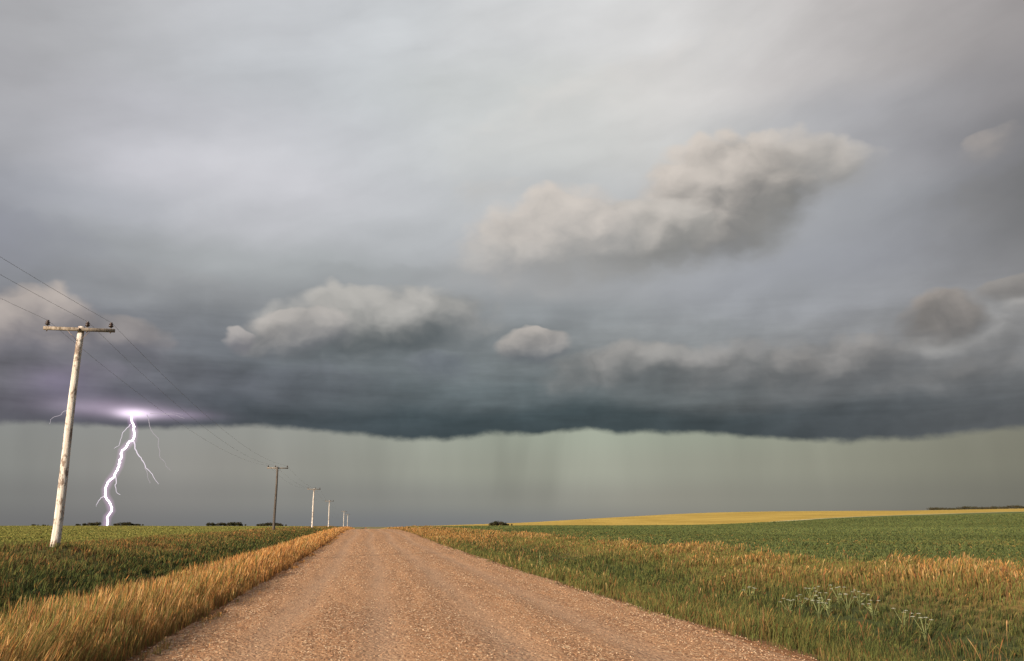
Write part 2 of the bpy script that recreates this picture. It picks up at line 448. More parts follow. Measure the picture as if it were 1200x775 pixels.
finish(c, .92, bump((1-dist)*.5 + mid*1.2 + mid2*1.0, .035, 1.0), .15)

M['ground'] = new_mat('farmland'); p = pos(); X, Y, Z = sep(p)
wob = (noise(p, .25, 3, .6, dim='2D')-.5)
Xw = X + wob*2.2
n1 = noise(p, .5, 5, .65, dim='2D'); n2 = noise(p, 3.5, 5, .7, dim='2D'); n3 = noise(scale3(p, (.06, .012, 1)), 1.0, 5, .6, dim='2D'); n5 = noise(scale3(p, (.008, .11, 1)), 1.0, 5, .65, dim='2D')
# left of the road
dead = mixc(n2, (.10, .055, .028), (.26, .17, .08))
ditch = mixc(n2, (.022, .034, .014), (.07, .08, .03))  # dark green growth, with the ditch's shade put into the colour too
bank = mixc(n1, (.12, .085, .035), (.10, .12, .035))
fieldl = mixc(n2*.6+n3*.4, (.13, .16, .035), (.24, .26, .07))
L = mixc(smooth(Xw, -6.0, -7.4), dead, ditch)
L = mixc(smooth(Xw, -9.5, -11.5), L, bank)
L = mixc(smooth(Xw, -13.5, -16.5), L, fieldl)
# right of the road
crop = mixc(n2*.5+n1*.5, (.055, .075, .03), (.11, .145, .05))
crop = mixc(smooth(n3, .52, .72, 0, .5), crop, (.22, .19, .06))
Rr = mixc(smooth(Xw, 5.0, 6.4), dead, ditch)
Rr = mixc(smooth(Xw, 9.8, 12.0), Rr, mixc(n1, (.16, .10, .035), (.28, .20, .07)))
Rr = mixc(smooth(Xw, 15.0, 18.0), Rr, crop)
ripe = mixc(smooth(n5*.5+n3*.5, .35, .65), (.30, .21, .045), (.42, .30, .075))
edgeY = Y + noise(p, .02, 2, .5, dim='2D')*8
Rr = mixc(smooth(edgeY, 303, 305)*smooth(X, 20, 22), Rr, ripe)
Rr = mixc(smooth(edgeY, 301, 302.5)*smooth(edgeY, 307, 305)*smooth(X, 20, 22), Rr, (.50, .44, .27))
far = mixc(n3, (.10, .11, .05), (.22, .18, .09))
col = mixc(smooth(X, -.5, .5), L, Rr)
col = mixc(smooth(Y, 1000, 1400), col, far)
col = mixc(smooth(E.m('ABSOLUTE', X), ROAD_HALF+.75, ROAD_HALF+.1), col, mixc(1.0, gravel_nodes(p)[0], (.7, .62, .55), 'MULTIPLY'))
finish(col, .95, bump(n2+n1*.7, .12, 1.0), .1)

def blade_mat(name, trans=.35):
    m = new_mat(name); n = E.nt.nodes.new('ShaderNodeAttribute'); n.attribute_name = 'tint'
    d_ = E.nt.nodes.new('ShaderNodeBsdfDiffuse'); t_ = E.nt.nodes.new('ShaderNodeBsdfTranslucent'); mx = E.nt.nodes.new('ShaderNodeMixShader')
    o = E.nt.nodes.new('ShaderNodeOutputMaterial'); mx.inputs[0].default_value = trans
    E.nt.links.new(n.outputs['Color'], d_.inputs[0]); E.nt.links.new(n.outputs['Color'], t_.inputs[0])
    E.nt.links.new(d_.outputs[0], mx.inputs[1]); E.nt.links.new(t_.outputs[0], mx.inputs[2]); E.nt.links.new(mx.outputs[0], o.inputs[0])
    return m
M['blade'] = blade_mat('grass_blades')

def wood(name, pale, dark, spots, amount):
    m = new_mat(name); p = objc()
    g1 = noise(scale3(p, (14, 14, .7)), 1.0, 6, .7); g2 = noise(scale3(p, (5, 5, 2.2)), 1.0, 5, .7); g3 = noise(scale3(p, (26, 26, 6)), 1.0, 4, .7)
    c = mixc(smooth(g1, .35, .68), dark, pale); c = mixc(smooth(g2+g3*.25, .62, .72, 0, amount), c, spots)
    finish(c, .85, bump(g1+g3*.5, .012, 1.0), .15); return m
M['pale_wood'] = wood('weathered_pole_wood', (.74, .70, .66), (.44, .39, .35), (.13, .08, .055), .8)
M['dark_wood'] = wood('dark_pole_wood', (.115, .10, .09), (.06, .052, .048), (.04, .03, .025), .6)  # darker wood tones for the second pole
M['arm_wood'] = wood('grey_crossarm_wood', (.30, .26, .22), (.18, .15, .125), (.08, .06, .04), .7)
M['porcelain'] = new_mat('brown_insulator_glaze'); finish((.035, .02, .018), .25, None, .5)
M['iron'] = new_mat('rusty_galvanised_iron'); p = objc(); finish(mixc(noise(p, 30, 4, .6), (.16, .09, .06), (.27, .25, .24)), .6, None, .4, .6)
M['wire'] = new_mat('line_wire'); finish((.10, .10, .11), .5, None, .4, .5)
M['bark'] = new_mat('shrub_bark'); p = objc(); finish(mixc(noise(p, 4, 4, .6), (.05, .035, .025), (.12, .09, .07)), .9)
M['leaf'] = blade_mat('shrub_leaves', .2)
M['petal'] = new_mat('white_petals'); finish((.40, .42, .36), .7, None, .2)
M['stem'] = new_mat('weed_stem'); p = objc(); finish(mixc(noise(p, 9, 3, .6), (.10, .14, .05), (.26, .27, .12)), .8, None, .2)

# ------------------------------------------------------------------ ground sheet and road
def axis(parts):
    out = []
    for a, b, n in parts: out += list(np.linspace(a, b, n, endpoint=False))
    return np.array(out+[parts[-1][1]])
xs = np.concatenate([-np.geomspace(9000, 60, 40)[:-1], axis([(-60, -16, 45), (-16, -3.6, 72), (-3.6, 3.6, 6), (3.6, 18, 80), (18, 60, 50)]), np.geomspace(60, 9000, 70)[1:]])
ys = np.concatenate([-np.geomspace(9000, 40, 14)[:-1], axis([(-40, 6, 12), (6, 40, 150), (40, 160, 190), (160, 420, 110), (420, 1100, 70)]), np.geomspace(1100, 16000, 30)[1:]])
GX, GY = np.meshgrid(xs, ys); GZ = land(GX.ravel(), GY.ravel())
under_road = (np.abs(GX.ravel()) < ROAD_HALF-.25) & (GY.ravel() < 220)
GZ = GZ - .06*under_road
nx = len(xs); ii, jj = np.meshgrid(np.arange(nx-1), np.arange(len(ys)-1)); q = (jj*nx+ii).ravel()
F = np.stack([q, q+1, q+nx+1, q+nx], 1)
gr = mesh_obj('ground', np.stack([GX.ravel(), GY.ravel(), GZ], 1), F, M['ground'], smooth_=True)
tag(gr, 'rolling prairie farmland with ditches, green crop and ripe yellow field reaching the horizon', 'ground', kind='structure')

def track(X, Y):
    """0 in a packed wheel track, 1 on the loose ridges between"""
    w_ = X + (vnoise(Y, Y*0, .03, 71, 2)-.5)*.9 + (vnoise(Y, Y*0+5, .2, 72, 2)-.5)*.15
    t = np.zeros_like(w_)
    for c_, s_ in ((-2.55, .34), (-.95, .30), (.75, .36), (2.35, .33)): t = np.maximum(t, np.exp(-((w_-c_)/s_)**2))
    return 1-t*(.55+.45*vnoise(X, Y, .25, 73, 2))
def road_skin(X, Y):
    t = track(X, Y)
    return road_z(Y) + .055*(1-(X/ROAD_HALF)**2) + .012 + .028*(t-.5) + (vnoise(X*2.2, Y*.25, 1.6, 21, 3)-.5)*.045*(.3+.7*t) + (vnoise(X, Y, 5.0, 22, 3)-.5)*.028*(.3+.7*t)
rx_ = np.linspace(-1, 1, 130); ry_ = axis([(-40, 6, 20), (6, 30, 240), (30, 90, 260), (90, 230, 150)])
RXg, RYg = np.meshgrid(rx_, ry_)
half = ROAD_HALF + (vnoise(RYg+50*(RXg > 0), RYg*0, .45, 9, 4)-.5)*.7 - .35*sstep(RYg, 110, 200)
Xr = (RXg*half).ravel(); Yr = RYg.ravel()
zr = road_skin(Xr, Yr)
zr = zr - .07*(np.abs(RXg.ravel()) > .99)
nx = len(rx_); ii, jj = np.meshgrid(np.arange(nx-1), np.arange(len(ry_)-1)); q = (jj*nx+ii).ravel()
tk = track(Xr, Yr)[:, None]
rd = mesh_obj('gravel_road', np.stack([Xr, Yr, zr], 1), np.stack([q, q+1, q+nx+1, q+nx], 1), M['gravel'], smooth_=True, cols=np.repeat(tk, 3, 1))
tag(rd, 'straight reddish brown gravel road running away to a low crest', 'road', kind='structure')

# loose stones
N = 150000
d = 7+60*rng.random(N)**1.5; a = rng.uniform(-.75, .72, N)+HEAD
sx, sy = CAM.x+d*np.sin(a), d*np.cos(a)
k = (np.abs(sx) < ROAD_HALF+.05) & (rng.random(N) < .12+.88*track(sx, sy)**2); sx, sy = sx[k], sy[k]; N = len(sx)
sz = road_skin(sx, sy)
s = (.006+.011*rng.random(N)**2.2)*(np.hypot(sx, sy)/12)**.45
octa = np.array([(1, 0, 0), (0, 1, 0), (-1, 0, 0), (0, -1, 0), (0, 0, .7), (0, 0, -.7)], float)
V = octa[None]*(s[:, None, None])*rng.uniform(.65, 1.35, (N, 6, 3))
ang = rng.uniform(0, 6.28, N); ca2, sa2 = np.cos(ang)[:, None], np.sin(ang)[:, None]
V = np.stack([V[..., 0]*ca2-V[..., 1]*sa2, V[..., 0]*sa2+V[..., 1]*ca2, V[..., 2]], -1)
V += np.stack([sx, sy, sz+s*.15], 1)[:, None, :]
of = np.array([(0, 1, 4), (1, 2, 4), (2, 3, 4), (3, 0, 4), (1, 0, 5), (2, 1, 5), (3, 2, 5), (0, 3, 5)])
F = (of[None]+(np.arange(N)*6)[:, None, None]).reshape(-1, 3)
base = np.array([(.26, .14, .08), (.42, .26, .16), (.47, .36, .26), (.15, .085, .05), (.38, .29, .21)])[rng.integers(0, 5, N)]*rng.uniform(.8, 1.2, (N, 1))*(.98, .96, .92)
M['stone'] = new_mat('loose_stones'); n = E.nt.nodes.new('ShaderNodeAttribute'); n.attribute_name = 'tint'; finish(E(n.outputs['Color']), .85, None, .2)
st = mesh_obj('loose_gravel', V.reshape(-1, 3), F, M['stone'], cols=np.repeat(base, 6, 0))
tag(st, 'loose pale and brown stones lying on the gravel road', 'gravel', kind='stuff')

# ------------------------------------------------------------------ grass
PAL = dict(gold=(.46, .25, .085), straw=(.54, .37, .17), rust=(.27, .12, .055), green=(.14, .175, .055), dk=(.042, .062, .026),
           olive=(.19, .18, .06), crop=(.10, .135, .055), lime=(.29, .28, .085), brown=(.17, .10, .05), wheat=(.66, .46, .15))
PAL = {k: np.array(v)*(.92, .86, .86) for k, v in PAL.items()}
def scatter(D0, dmax, dmin=7.5, p=1.45):
    """points thinning with distance from where the road is looked along; xy, distance"""
    k = 1-p+1; Wd = 1.52
    n = int(D0*10**p*Wd*(dmax**k-dmin**k)/k)
    d = (dmin**k + rng.random(n)*(dmax**k-dmin**k))**(1/k); a = HEAD + rng.uniform(-Wd/2, Wd/2, n)
    return CAM.x+d*np.sin(a), d*np.cos(a), d
LV = np.array([0, .42, .74, .9, 1.0])
def blades(name, x, y, d, h, w, c0, c1, lean, head, label, cat, wind=(.10, .05), lodge=.28):
    """curved tapering blades; head (0..1) widens the upper third into a seed head"""
    n = len(x); z = land(x, y)-.02
    ang = rng.uniform(0, 6.28, n); ln = lean*rng.uniform(.3, 1.3, n)*h
    lod = np.clip((vnoise(x, y, .7, 77)-.50)*4, -.4, 1.6); la = vnoise(x, y, .23, 78)*6.28*1.5
    lx, ly = np.cos(ang)*ln+(wind[0]+lodge*lod*np.cos(la))*h, np.sin(ang)*ln+(wind[1]+lodge*lod*np.sin(la))*h
    fa = rng.uniform(0, 3.14, n); fx, fy = np.cos(fa), np.sin(fa)
    wg = np.array([.9, 1., .62, .34, 0]); wh = np.array([.5, .42, .8, 1.5, .0])
    V = np.zeros((n, 9, 3)); cols = np.zeros((n, 9, 3)); k = 0
    for li, t in enumerate(LV):
        cx, cy, cz = x+lx*t**1.9, y+ly*t**1.9, z+h*t*(1-.10*t*np.minimum(1, np.abs(lean)*3))
        ww = w*(wg[li]*(1-head)+wh[li]*head)*.5
        cc = c0*(1-t**1.3)+c1*t**1.3 if True else None
        if li < 4:
            V[:, k] = np.stack([cx-fx*ww, cy-fy*ww, cz], 1); V[:, k+1] = np.stack([cx+fx*ww, cy+fy*ww, cz], 1); cols[:, k] = cols[:, k+1] = cc; k += 2
        else: V[:, k] = np.stack([cx, cy, cz], 1); cols[:, k] = cc
    tri = np.array([(0, 1, 3), (0, 3, 2), (2, 3, 5), (2, 5, 4), (4, 5, 7), (4, 7, 6), (6, 7, 8)])
    F = (tri[None]+(np.arange(n)*9)[:, None, None]).reshape(-1, 3)
    o = mesh_obj(name, V.reshape(-1, 3), F, M['blade'], cols=cols.reshape(-1, 3))
    return tag(o, label, cat, kind='stuff')
def pick(n, names, wts):
    wts = np.asarray(wts, float)
    if wts.ndim == 1: wts = np.repeat(wts[None], n, 0)
    cum = np.cumsum(wts/wts.sum(1, keepdims=True), 1); i = (rng.random(n)[:, None] > cum).sum(1).clip(0, len(names)-1)
    P_ = np.array([PAL[k] for k in names]); return P_[i]*rng.uniform(.75, 1.25, (n, 1))*rng.uniform(.93, 1.07, (n, 3))
def clump(x, y, amt=.35, cell=.5):
    """pull points towards scattered tuft centres"""
    ix, iy = np.floor(x/cell), np.floor(y/cell)
    cx = (ix+.5+(vnoise(ix, iy, 7.3, 41, 1)-.5)*.9)*cell; cy = (iy+.5+(vnoise(ix, iy, 6.1, 42, 1)-.5)*.9)*cell
    return x+(cx-x)*amt, y+(cy-y)*amt
def wd(d, w0): return w0*(d/10)**.92

# everything is sampled once and dealt out by strip
x, y, d = scatter(1150, 330)
x, y = clump(x, y, .35, .45)
xw = x + (vnoise(x, y, .18, 1)-.5)*3.0 + rng.normal(0, .45, len(x))          # wandering strip borders
patch = vnoise(x, y, .45, 13); patch2 = vnoise(x, y*.6, .16, 14); fineP = vnoise(x, y, 1.6, 15, 2)
edge_l = -ROAD_HALF+.05-(vnoise(y, y*0, .5, 31, 4)-.5)*1.1; edge_r = ROAD_HALF-.05+(vnoise(y, y*0+9, .5, 32, 4)-.5)*1.1
sp_ = (rng.random(len(x)) < .05)*rng.random(len(x))*.8; edge_l = edge_l+sp_; edge_r = edge_r-sp_
u = rng.random(len(x))
left, right = x < edge_l, x > edge_r
# tall golden grass along the left shoulder
m = left & (xw > -6.9); xx, yy, dd = x[m], y[m], d[m]; n = m.sum()
prof_ = sstep(-xx, 3.9, 4.7)*(1-.3*sstep(-xx, 5.8, 6.9))
h = (.14+.60*prof_)*(.72+.5*vnoise(xx, yy, .9, 51))*rng.uniform(.65, 1.25, n)*(1-.25*sstep(yy, 60, 150))
isg = sstep(yy, 13, 34); gp = np.clip((vnoise(xx, yy, .5, 61)-.5)*4, 0, 1)*(1-.6*isg)*(1-sstep(-xx, 5.6, 6.6)*.3)
c1 = pick(n, ['gold', 'straw', 'rust', 'olive', 'green'], np.stack([.40+.3*isg-.2*gp, .28-.1*gp, .10+.1*gp, .22*(1-isg)+.05+.25*gp, .18*(1-isg)+.02+.2*gp], 1))
c0 = pick(n, ['rust', 'brown', 'olive', 'green', 'gold'], np.stack([.35+0*isg, .45+0*isg, .25*(1-isg)+.05, .25*(1-isg)+.04, .2+.2*isg], 1))
hd = (rng.random(n) < .42)*1.0
blades('tall_grass', xx, yy, dd, h, wd(dd, .0052), c0, c1*1.15, .17, hd, 'tall golden seeding grass along the left shoulder of the gravel road', 'grass', (.08, .02), .13)
# ditch and bank on the left
m = left & (xw <= -6.9) & (xw > -14.5) & (u < .62); xx, yy, dd, xq = x[m], y[m], d[m], xw[m]; n = m.sum()
bk = sstep(-xq, 9.6, 12.0); far_ = sstep(yy, 55, 110); pt = patch[m]
h = (.27-.04*bk)*(.6+.8*vnoise(xx, yy, .8, 52))*rng.uniform(.6, 1.3, n)
g_ = np.clip((pt-.45)*5, 0, 1)
c1 = pick(n, ['dk', 'green', 'brown', 'olive', 'gold', 'rust'], np.stack([.9*(1-bk)+.2, .7+.3*(1-g_), .1+.9*bk*g_, .2+.5*bk, .06+.75*bk*g_+.35*far_+.25*np.clip((patch2[m]-.5)*6, 0, 1), .04+.35*bk*g_], 1))
c0 = pick(n, ['dk', 'green', 'brown'], np.stack([.8*(1-bk)+.2, .4+0*bk, .2+.7*bk], 1))  # extra dark blades in the ditch carry painted shade
blades('ditch_grass', xx, yy, dd, h, wd(dd, .0075), c0, c1, .30, (rng.random(n) < .12)*1.0, 'dark green and brown grass filling the ditch left of the road', 'grass')
# young crop left
m = left & (xw <= -14.5) & (u < .40); xx, yy, dd = x[m], y[m], d[m]; n = m.sum()
h = .13*(.7+.6*vnoise(xx, yy, .3, 53))*rng.uniform(.7, 1.2, n)
t = np.clip((vnoise(xx, yy*.3, .06, 54)-.35)*2.5, 0, 1)
c1 = pick(n, ['lime', 'green', 'olive', 'brown'], np.stack([.8+.3*t, .30-.2*t, .15+0*t, .05+.1*(dd < 45)], 1)); c0 = pick(n, ['green', 'dk'], [.7, .3])
blades('field_grass', xx, yy, dd, h, wd(dd, .013), c0, c1, .3, np.zeros(n), 'short light green crop covering the flat field beyond the poles', 'crop')
# verge and ditch on the right
m = right & (xw < 10.6); xx, yy, dd, xq = x[m], y[m], d[m], xw[m]; n = m.sum()
far_ = sstep(yy, 45, 95); dt = sstep(xq, 5.2, 6.8)*(1-sstep(xq, 9.2, 10.6))*(1-far_); pt = patch[m]
g_ = np.clip((pt-.50)*6, 0, 1); r_ = np.clip((patch2[m]-.50)*7, 0, 1)
h = (.18+.04*dt+.20*g_*(1-.6*dt)+.12*far_+.08*r_)*(.6+.8*fineP[m])*rng.uniform(.55, 1.35, n)*(.45+.55*sstep(xx-edge_r[m], 0, .7))
keep = rng.random(n) < .35+.65*sstep(xx-edge_r[m], 0, .5)
c1 = pick(n, ['dk', 'green', 'olive', 'gold', 'straw', 'rust'], np.stack([.20+1.0*dt, .85*(1-far_)+.2*dt, .35*(1-far_)+.05, (.01+.14*g_)*(1-.8*dt)+.8*far_, .03*(1-dt)+.2*far_+.10*g_*(1-dt), .03+.22*r_*(1-far_)], 1))  # ditch mask shifts tips to dark green, deepening its shade by colour
c0 = pick(n, ['dk', 'green', 'brown', 'olive'], np.stack([.3+.5*dt, .4+0*dt, .3*(1-dt)+.3*far_, .2+0*dt], 1))
hol = np.clip((vnoise(xx, yy*.6, .28, 95, 2)-.52)*7, 0, 1)*sstep(xx, 4.8, 6.0)*(1-far_)
h = h*(1-.45*hol); dark_pick = rng.random(n) < hol*.75; c1 = np.where(dark_pick[:, None], pick(n, ['dk', 'brown', 'green'], [.6, .2, .2]), c1)  # shorter patches where most tips take darker tones
blades('verge_grass', xx[keep], yy[keep], dd[keep], h[keep], wd(dd, .0058)[keep], c0[keep], c1[keep], .28, (rng.random(keep.sum()) < .10+.3*g_[keep])*1.0,
       'mixed green, rust and straw grass in the verge and ditch right of the road', 'grass')
# bank on the right, brown and golden
m = right & (xw >= 10.6) & (xw < 16.5) & (u < .8); xx, yy, dd, xq = x[m], y[m], d[m], xw[m]; n = m.sum()
g_ = np.clip((patch[m]*.5+patch2[m]*.5-.50)*8, 0, 1); b_ = 1-sstep(xq, 10.6, 12.4)
h = (.18+.24*g_)*(.5+1.0*fineP[m])*rng.uniform(.6, 1.3, n)
c1 = pick(n, ['gold', 'straw', 'olive', 'green', 'rust', 'brown'], np.stack([(.02+.50*g_)*(1-.8*b_), (.03+.25*g_)*(1-.7*b_), .42+.2*b_, .75*(1-g_)+.45*b_, .05+.08*b_, .14+.1*b_], 1)); c0 = pick(n, ['olive', 'green', 'brown'], [.4, .3, .3])
blades('bank_grass', xx, yy, dd, h, wd(dd, .0075), c0, c1, .26, (rng.random(n) < .4)*1.0, 'golden and brown wild grass on the bank between the right ditch and green crop', 'grass', (.14, .03))
# leafy green crop on the right
m = right & (xw >= 16.5) & (y < 300) & (u < .8); xx, yy, dd, xq = x[m], y[m], d[m], xw[m]; n = m.sum()
row = .5+.5*np.cos(xx*2*math.pi/.9)
h = .22*(.65+.7*vnoise(xx, yy, .25, 56))*rng.uniform(.6, 1.3, n)
wl = np.clip((vnoise(xx, yy, .12, 57)-.55)*5, 0, 1)*(1-sstep(xq, 20, 60))+.15
c1 = pick(n, ['crop', 'green', 'dk', 'gold', 'olive'], np.stack([.75-.3*wl, .4+0*wl, .2+0*wl, .12*wl*(1-sstep(xq, 17, 40)), .5*wl], 1)); c0 = pick(n, ['dk', 'crop'], [.6, .4])
cv = (.78+.55*vnoise(xx, yy, .035, 91, 3)+.25*(vnoise(xx, yy*.2, .3, 92, 2)-.5))[:, None]
blades('crop_plants', xx, yy, dd, h, wd(dd, .020), c0, c1*cv*1.1, .45, np.zeros(n), 'leafy dark green crop covering the field right of the road', 'crop')

m = (x > 5.0) & (x < 17) & (y < 75) & (u < .005); xx, yy, dd = x[m], y[m], d[m]; n = m.sum()
xx, yy = clump(xx, yy, .6, 1.7)
blades('dry_stalks', xx, yy, dd, rng.uniform(.40, .70, n), wd(dd, .007), pick(n, ['brown', 'olive'], [.5, .5]), pick(n, ['brown', 'rust', 'straw', 'olive'], [.45, .15, .1, .3]), .30, np.ones(n),
       'scattered taller dry weed stalks rising above the grass right of the road', 'weeds')
# ------------------------------------------------------------------ poles
def make_pole(pole_mat, H=7.55):
    root = empty('utility_pole')
    pts, rad = [], []
    for i in range(15):
        t = i/14; z = -.5+(H+.5)*t
        pts.append((.02*math.sin(z*.9), .015*math.sin(z*1.3+1), z)); rad.append(.165-.052*t)
    mb = MB(); mb.tube(pts, rad, 14); mb.build('pole', pole_mat, root, True)
    arm = MB().box((0, -.17, H-.14), (2.50, .10, .125), .008).build('crossarm', M['arm_wood'], root)
    for sx_ in (-1, 1):
        b = MB(); b.tube([(sx_*.40, -.20, H-.20), (0.04*sx_, -.145, H-.58)], .010, 5); b.build('brace', M['iron'], root)
    bt = MB(); bt.tube([(0, -.25, H-.14), (0, .15, H-.14)], .02, 6); bt.tube([(0, -.27, H-.14), (0, -.24, H-.14)], .045, 8); bt.build('bolt', M['iron'], root)
    for ix in INS:
        pr = [(.0, .030), (.02, .045), (.035, .075), (.06, .080), (.075, .055), (.095, .050), (.11, .068), (.135, .066), (.15, .045), (.17, .040), (.185, .048), (.20, .034), (.205, 0.004)]
        b = MB(); b.tube([(ix, -.17, H-.03+a_) for a_, r in pr], [r*1.15 for a_, r in pr], 12); o = b.build('insulator', M['porcelain'], root, True)
        b = MB(); b.tube([(ix, -.17, H-.26), (ix, -.17, H+.0)], .014, 6); b.tube([(ix, -.17, H-.225), (ix, -.17, H-.205)], .032, 8); b.build('pin', M['iron'], o)
    return root, H
INS = (-1.13, .27, 1.10)
PX, PY0, SP = -12.35, 31.2, 76.0
P1 = at(67, 35.3)
labels = [None,
 'tall weathered pale pole leaning beside the green field, nearest and largest of the row',
 'dark brown pole, the second in the row, with its crossarm against grey rain',
 'pale slim pole with a thin crossarm, third in the row beyond the dark pole',
 'pale pole fourth in the row, between the third pole and the small far pair',
 'very small pale pole, the nearer of the far pair by the road crest',
 'smallest pale pole, farthest in the row by the road crest']
tall, _ = make_pole(M['pale_wood'], 8.05); pale, H = make_pole(M['pale_wood']); dark, _ = make_pole(M['dark_wood']); HT = 8.05
tops = {}
for i in range(0, 7):
    y_ = (PY0-SP, 0, 107, 172, 255, 400, 490)[i]; x_ = PX+.8 if i == 0 else CAM.x+y_*math.tan(azt((0, 67, 321, 365.7, 384.8, 402.5, 407)[i], 617)[0]+HEAD); z_ = land1(x_, y_)
    if i == 1: x_, y_, z_ = P1
    if i == 2: z_ += .0
    rot = math.pi if i == 2 else 0
    lean = [(0, 0), (0.0, .004), (.004, 0), (-.006, .003), (.01, 0), (-.008, 0), (.004, 0)][i]
    H = HT if i < 2 else 7.55
    for j, ix in enumerate(sorted(INS) if rot == 0 else sorted([-q for q in INS])):
        yo = -.17 if rot == 0 else .17
        tops[(i, j)] = Vector((x_+ix+lean[1]*H, y_+yo+lean[0]*H*0, z_+H+.16))
    if i == 0: continue
    o = tall if i == 1 else (dark if i == 2 else (pale if i == 3 else copy_tree(pale)))
    o.location = (x_, y_, z_); o.rotation_euler = (0, lean[1] if rot == 0 else -lean[1], rot)
    tag(o, labels[i], 'pole', 'utility poles running along the left side of the road')
for j, nm in enumerate(('left', 'middle', 'right')):
    b = MB()
    pts = []
    for i in range(0, 6):
        a_, c_ = tops[(i, j)], tops[(i+1, j)]
        for k in range(24):
            t = k/24; q = a_.lerp(c_, t); q.z -= 4*1.2*((c_-a_).length/76)**2*t*(1-t); pts.append(q)
    pts.append(tops[(6, j)])
    b.tube(pts, .0045, 6)
    w_ = b.build('power_line', M['wire'])
    tag(w_, ['sagging wire on the insulator at the outer left end of the crossarms',
             'sagging wire on the insulator nearest the pole tops',
             'sagging wire on the insulator at the road end of the crossarms'][j], 'wire', 'overhead wires strung from pole to pole')

# ------------------------------------------------------------------ lightning, 6 km off
BD = 6000.0
def far_pt(px, py, dd=0.0):
    r = ray(px, py); r = r/math.hypot(r.x, r.y); return Vector((CAM.x, CAM.y, CAM.z))+r*(BD+dd)
def jag(pp, n, amp):
    pts = [Vector(p) for p in pp]
    for _ in range(n):
        out = [pts[0]]
        for a_, c_ in zip(pts, pts[1:]):
            L_ = (c_-a_).length; m_ = (a_+c_)/2 + Vector((random.gauss(0, 1), random.gauss(0, 1), random.gauss(0, .5)))*L_*amp
            out += [m_, c_]
        pts = out
    return pts
def emit(name, col, st_):
    m = new_mat(name); e = E.nt.nodes.new('ShaderNodeEmission'); e.inputs[0].default_value = (*col, 1); e.inputs[1].default_value = st_
    o = E.nt.nodes.new('ShaderNodeOutputMaterial'); E.nt.links.new(e.outputs[0], o.inputs[0]); return m
M['bolt'] = emit('bolt_light', (1, .93, 1), 2.2); M['bolt2'] = emit('branch_light', (.95, .84, .95), .62); M['bolt3'] = emit('faint_branch_light', (.88, .78, .84), .36)
root = empty('lightning_bolt', (far_pt(123.6, 616).x, far_pt(123.6, 616).y, -8))
def chain(name, pp, r0, r1, mat, n=2, amp=.09):
    P3 = [far_pt(*q)-root.location for q in pp]; pts = jag(P3, n, amp); k = len(pts)
    b = MB(); b.tube(pts, [r0+(r1-r0)*i/(k-1) for i in range(k)], 6); return b.build(name, mat, root, True)
main_px = [(153.6,484),(154.3,489),(154.7,495),(157,506),(155.8,516),(148.8,522.5),(143,528),(142,536.8),(139.4,546.6),(134.6,555.4),(128,564),(123.6,574),(124,581.7),(128.4,589.4),(130.6,599),(125.8,605.8),(123.4,619)]
ch = chain('main_channel', main_px, 6.2, 5.4, M['bolt'], 3, .11)
chain('branch', [(153,497.5),(151,500),(146,505),(143,509.3),(140.7,518),(133.5,525.8)], 2.6, 1.0, M['bolt2'])
chain('branch', [(155.8,516),(158,525.8),(163,534.6),(169.6,544.4),(175,552),(179.5,558.7),(186,567.5)], 4.0, 1.0, M['bolt2'])
chain('branch', [(170,546),(173,558),(176,567)], 1.8, .8, M['bolt3'])
chain('branch', [(138,551),(136.3,565.3),(135.7,571.8),(141,580)], 3.4, 1.2, M['bolt2'])
chain('branch', [(124,580),(117.5,585),(112.6,593.8)], 2.8, 1.0, M['bolt2'])
chain('branch', [(172,486),(174,491),(179.5,508),(187,534.6),(191.6,540),(200,552)], 2.1, .7, M['bolt3'])
chain('branch', [(176,485),(192,486),(207,487),(216,491)], 1.5, .6, M['bolt3'])
chain('branch', [(82,480),(75,482),(64,488.5),(58,497)], 2.2, 1.2, M['bolt3'])
chain('branch', [(190,485),(203,484),(214,486)], 1.2, .6, M['bolt3'])
# halo around the channel, added as nested tubes that emit their own light
gm = new_mat('bolt_halo'); e = E.nt.nodes.new('ShaderNodeEmission'); e.inputs[0].default_value = (1, .55, 1, 1); e.inputs[1].default_value = .0011
o_ = E.nt.nodes.new('ShaderNodeOutputMaterial'); E.nt.links.new(e.outputs[0], o_.inputs['Volume'])
for rr in (11, 16, 22, 30):
    P3 = [far_pt(*q)-root.location for q in main_px[1:]]
    b = MB(); b.tube(P3, rr, 12); b.build('glow', gm, root, True)
tag(root, 'branching white and violet lightning bolt striking beyond the field under the dark cloud', 'lightning')

# ------------------------------------------------------------------ shrubs on the skyline
def crown_mesh(seed, wdt, hgt, n=900):
    r = np.random.default_rng(seed); V, Fc, cl = [], [], []
    lob = [(r.uniform(-.5, .5)*wdt, r.uniform(-.3, .3)*wdt, hgt*r.uniform(.42, .70), r.uniform(.22, .36)*min(wdt, hgt*1.3)) for _ in range(7)]
    P_ = []
    for i in range(n):
        lx_, ly_, lz_, lr_ = lob[i % 7]; v = r.normal(size=3); v /= np.linalg.norm(v); v *= lr_*r.uniform(.55, 1.12)
        P_.append((lx_+v[0]*1.15, ly_+v[1], max(.1, lz_+v[2]*.95)))
    P_ = np.array(P_); q = r.normal(size=(n, 3, 3))*(.13+.02*hgt)
    V = (P_[:, None]+q).reshape(-1, 3); F = np.arange(n*3).reshape(-1, 3)
    cc = np.array([(.045, .04, .022), (.065, .05, .035), (.035, .045, .02)])[r.integers(0, 3, n)]*r.uniform(.6, 1.4, (n, 1))
    return V, F, np.repeat(cc, 3, 0)
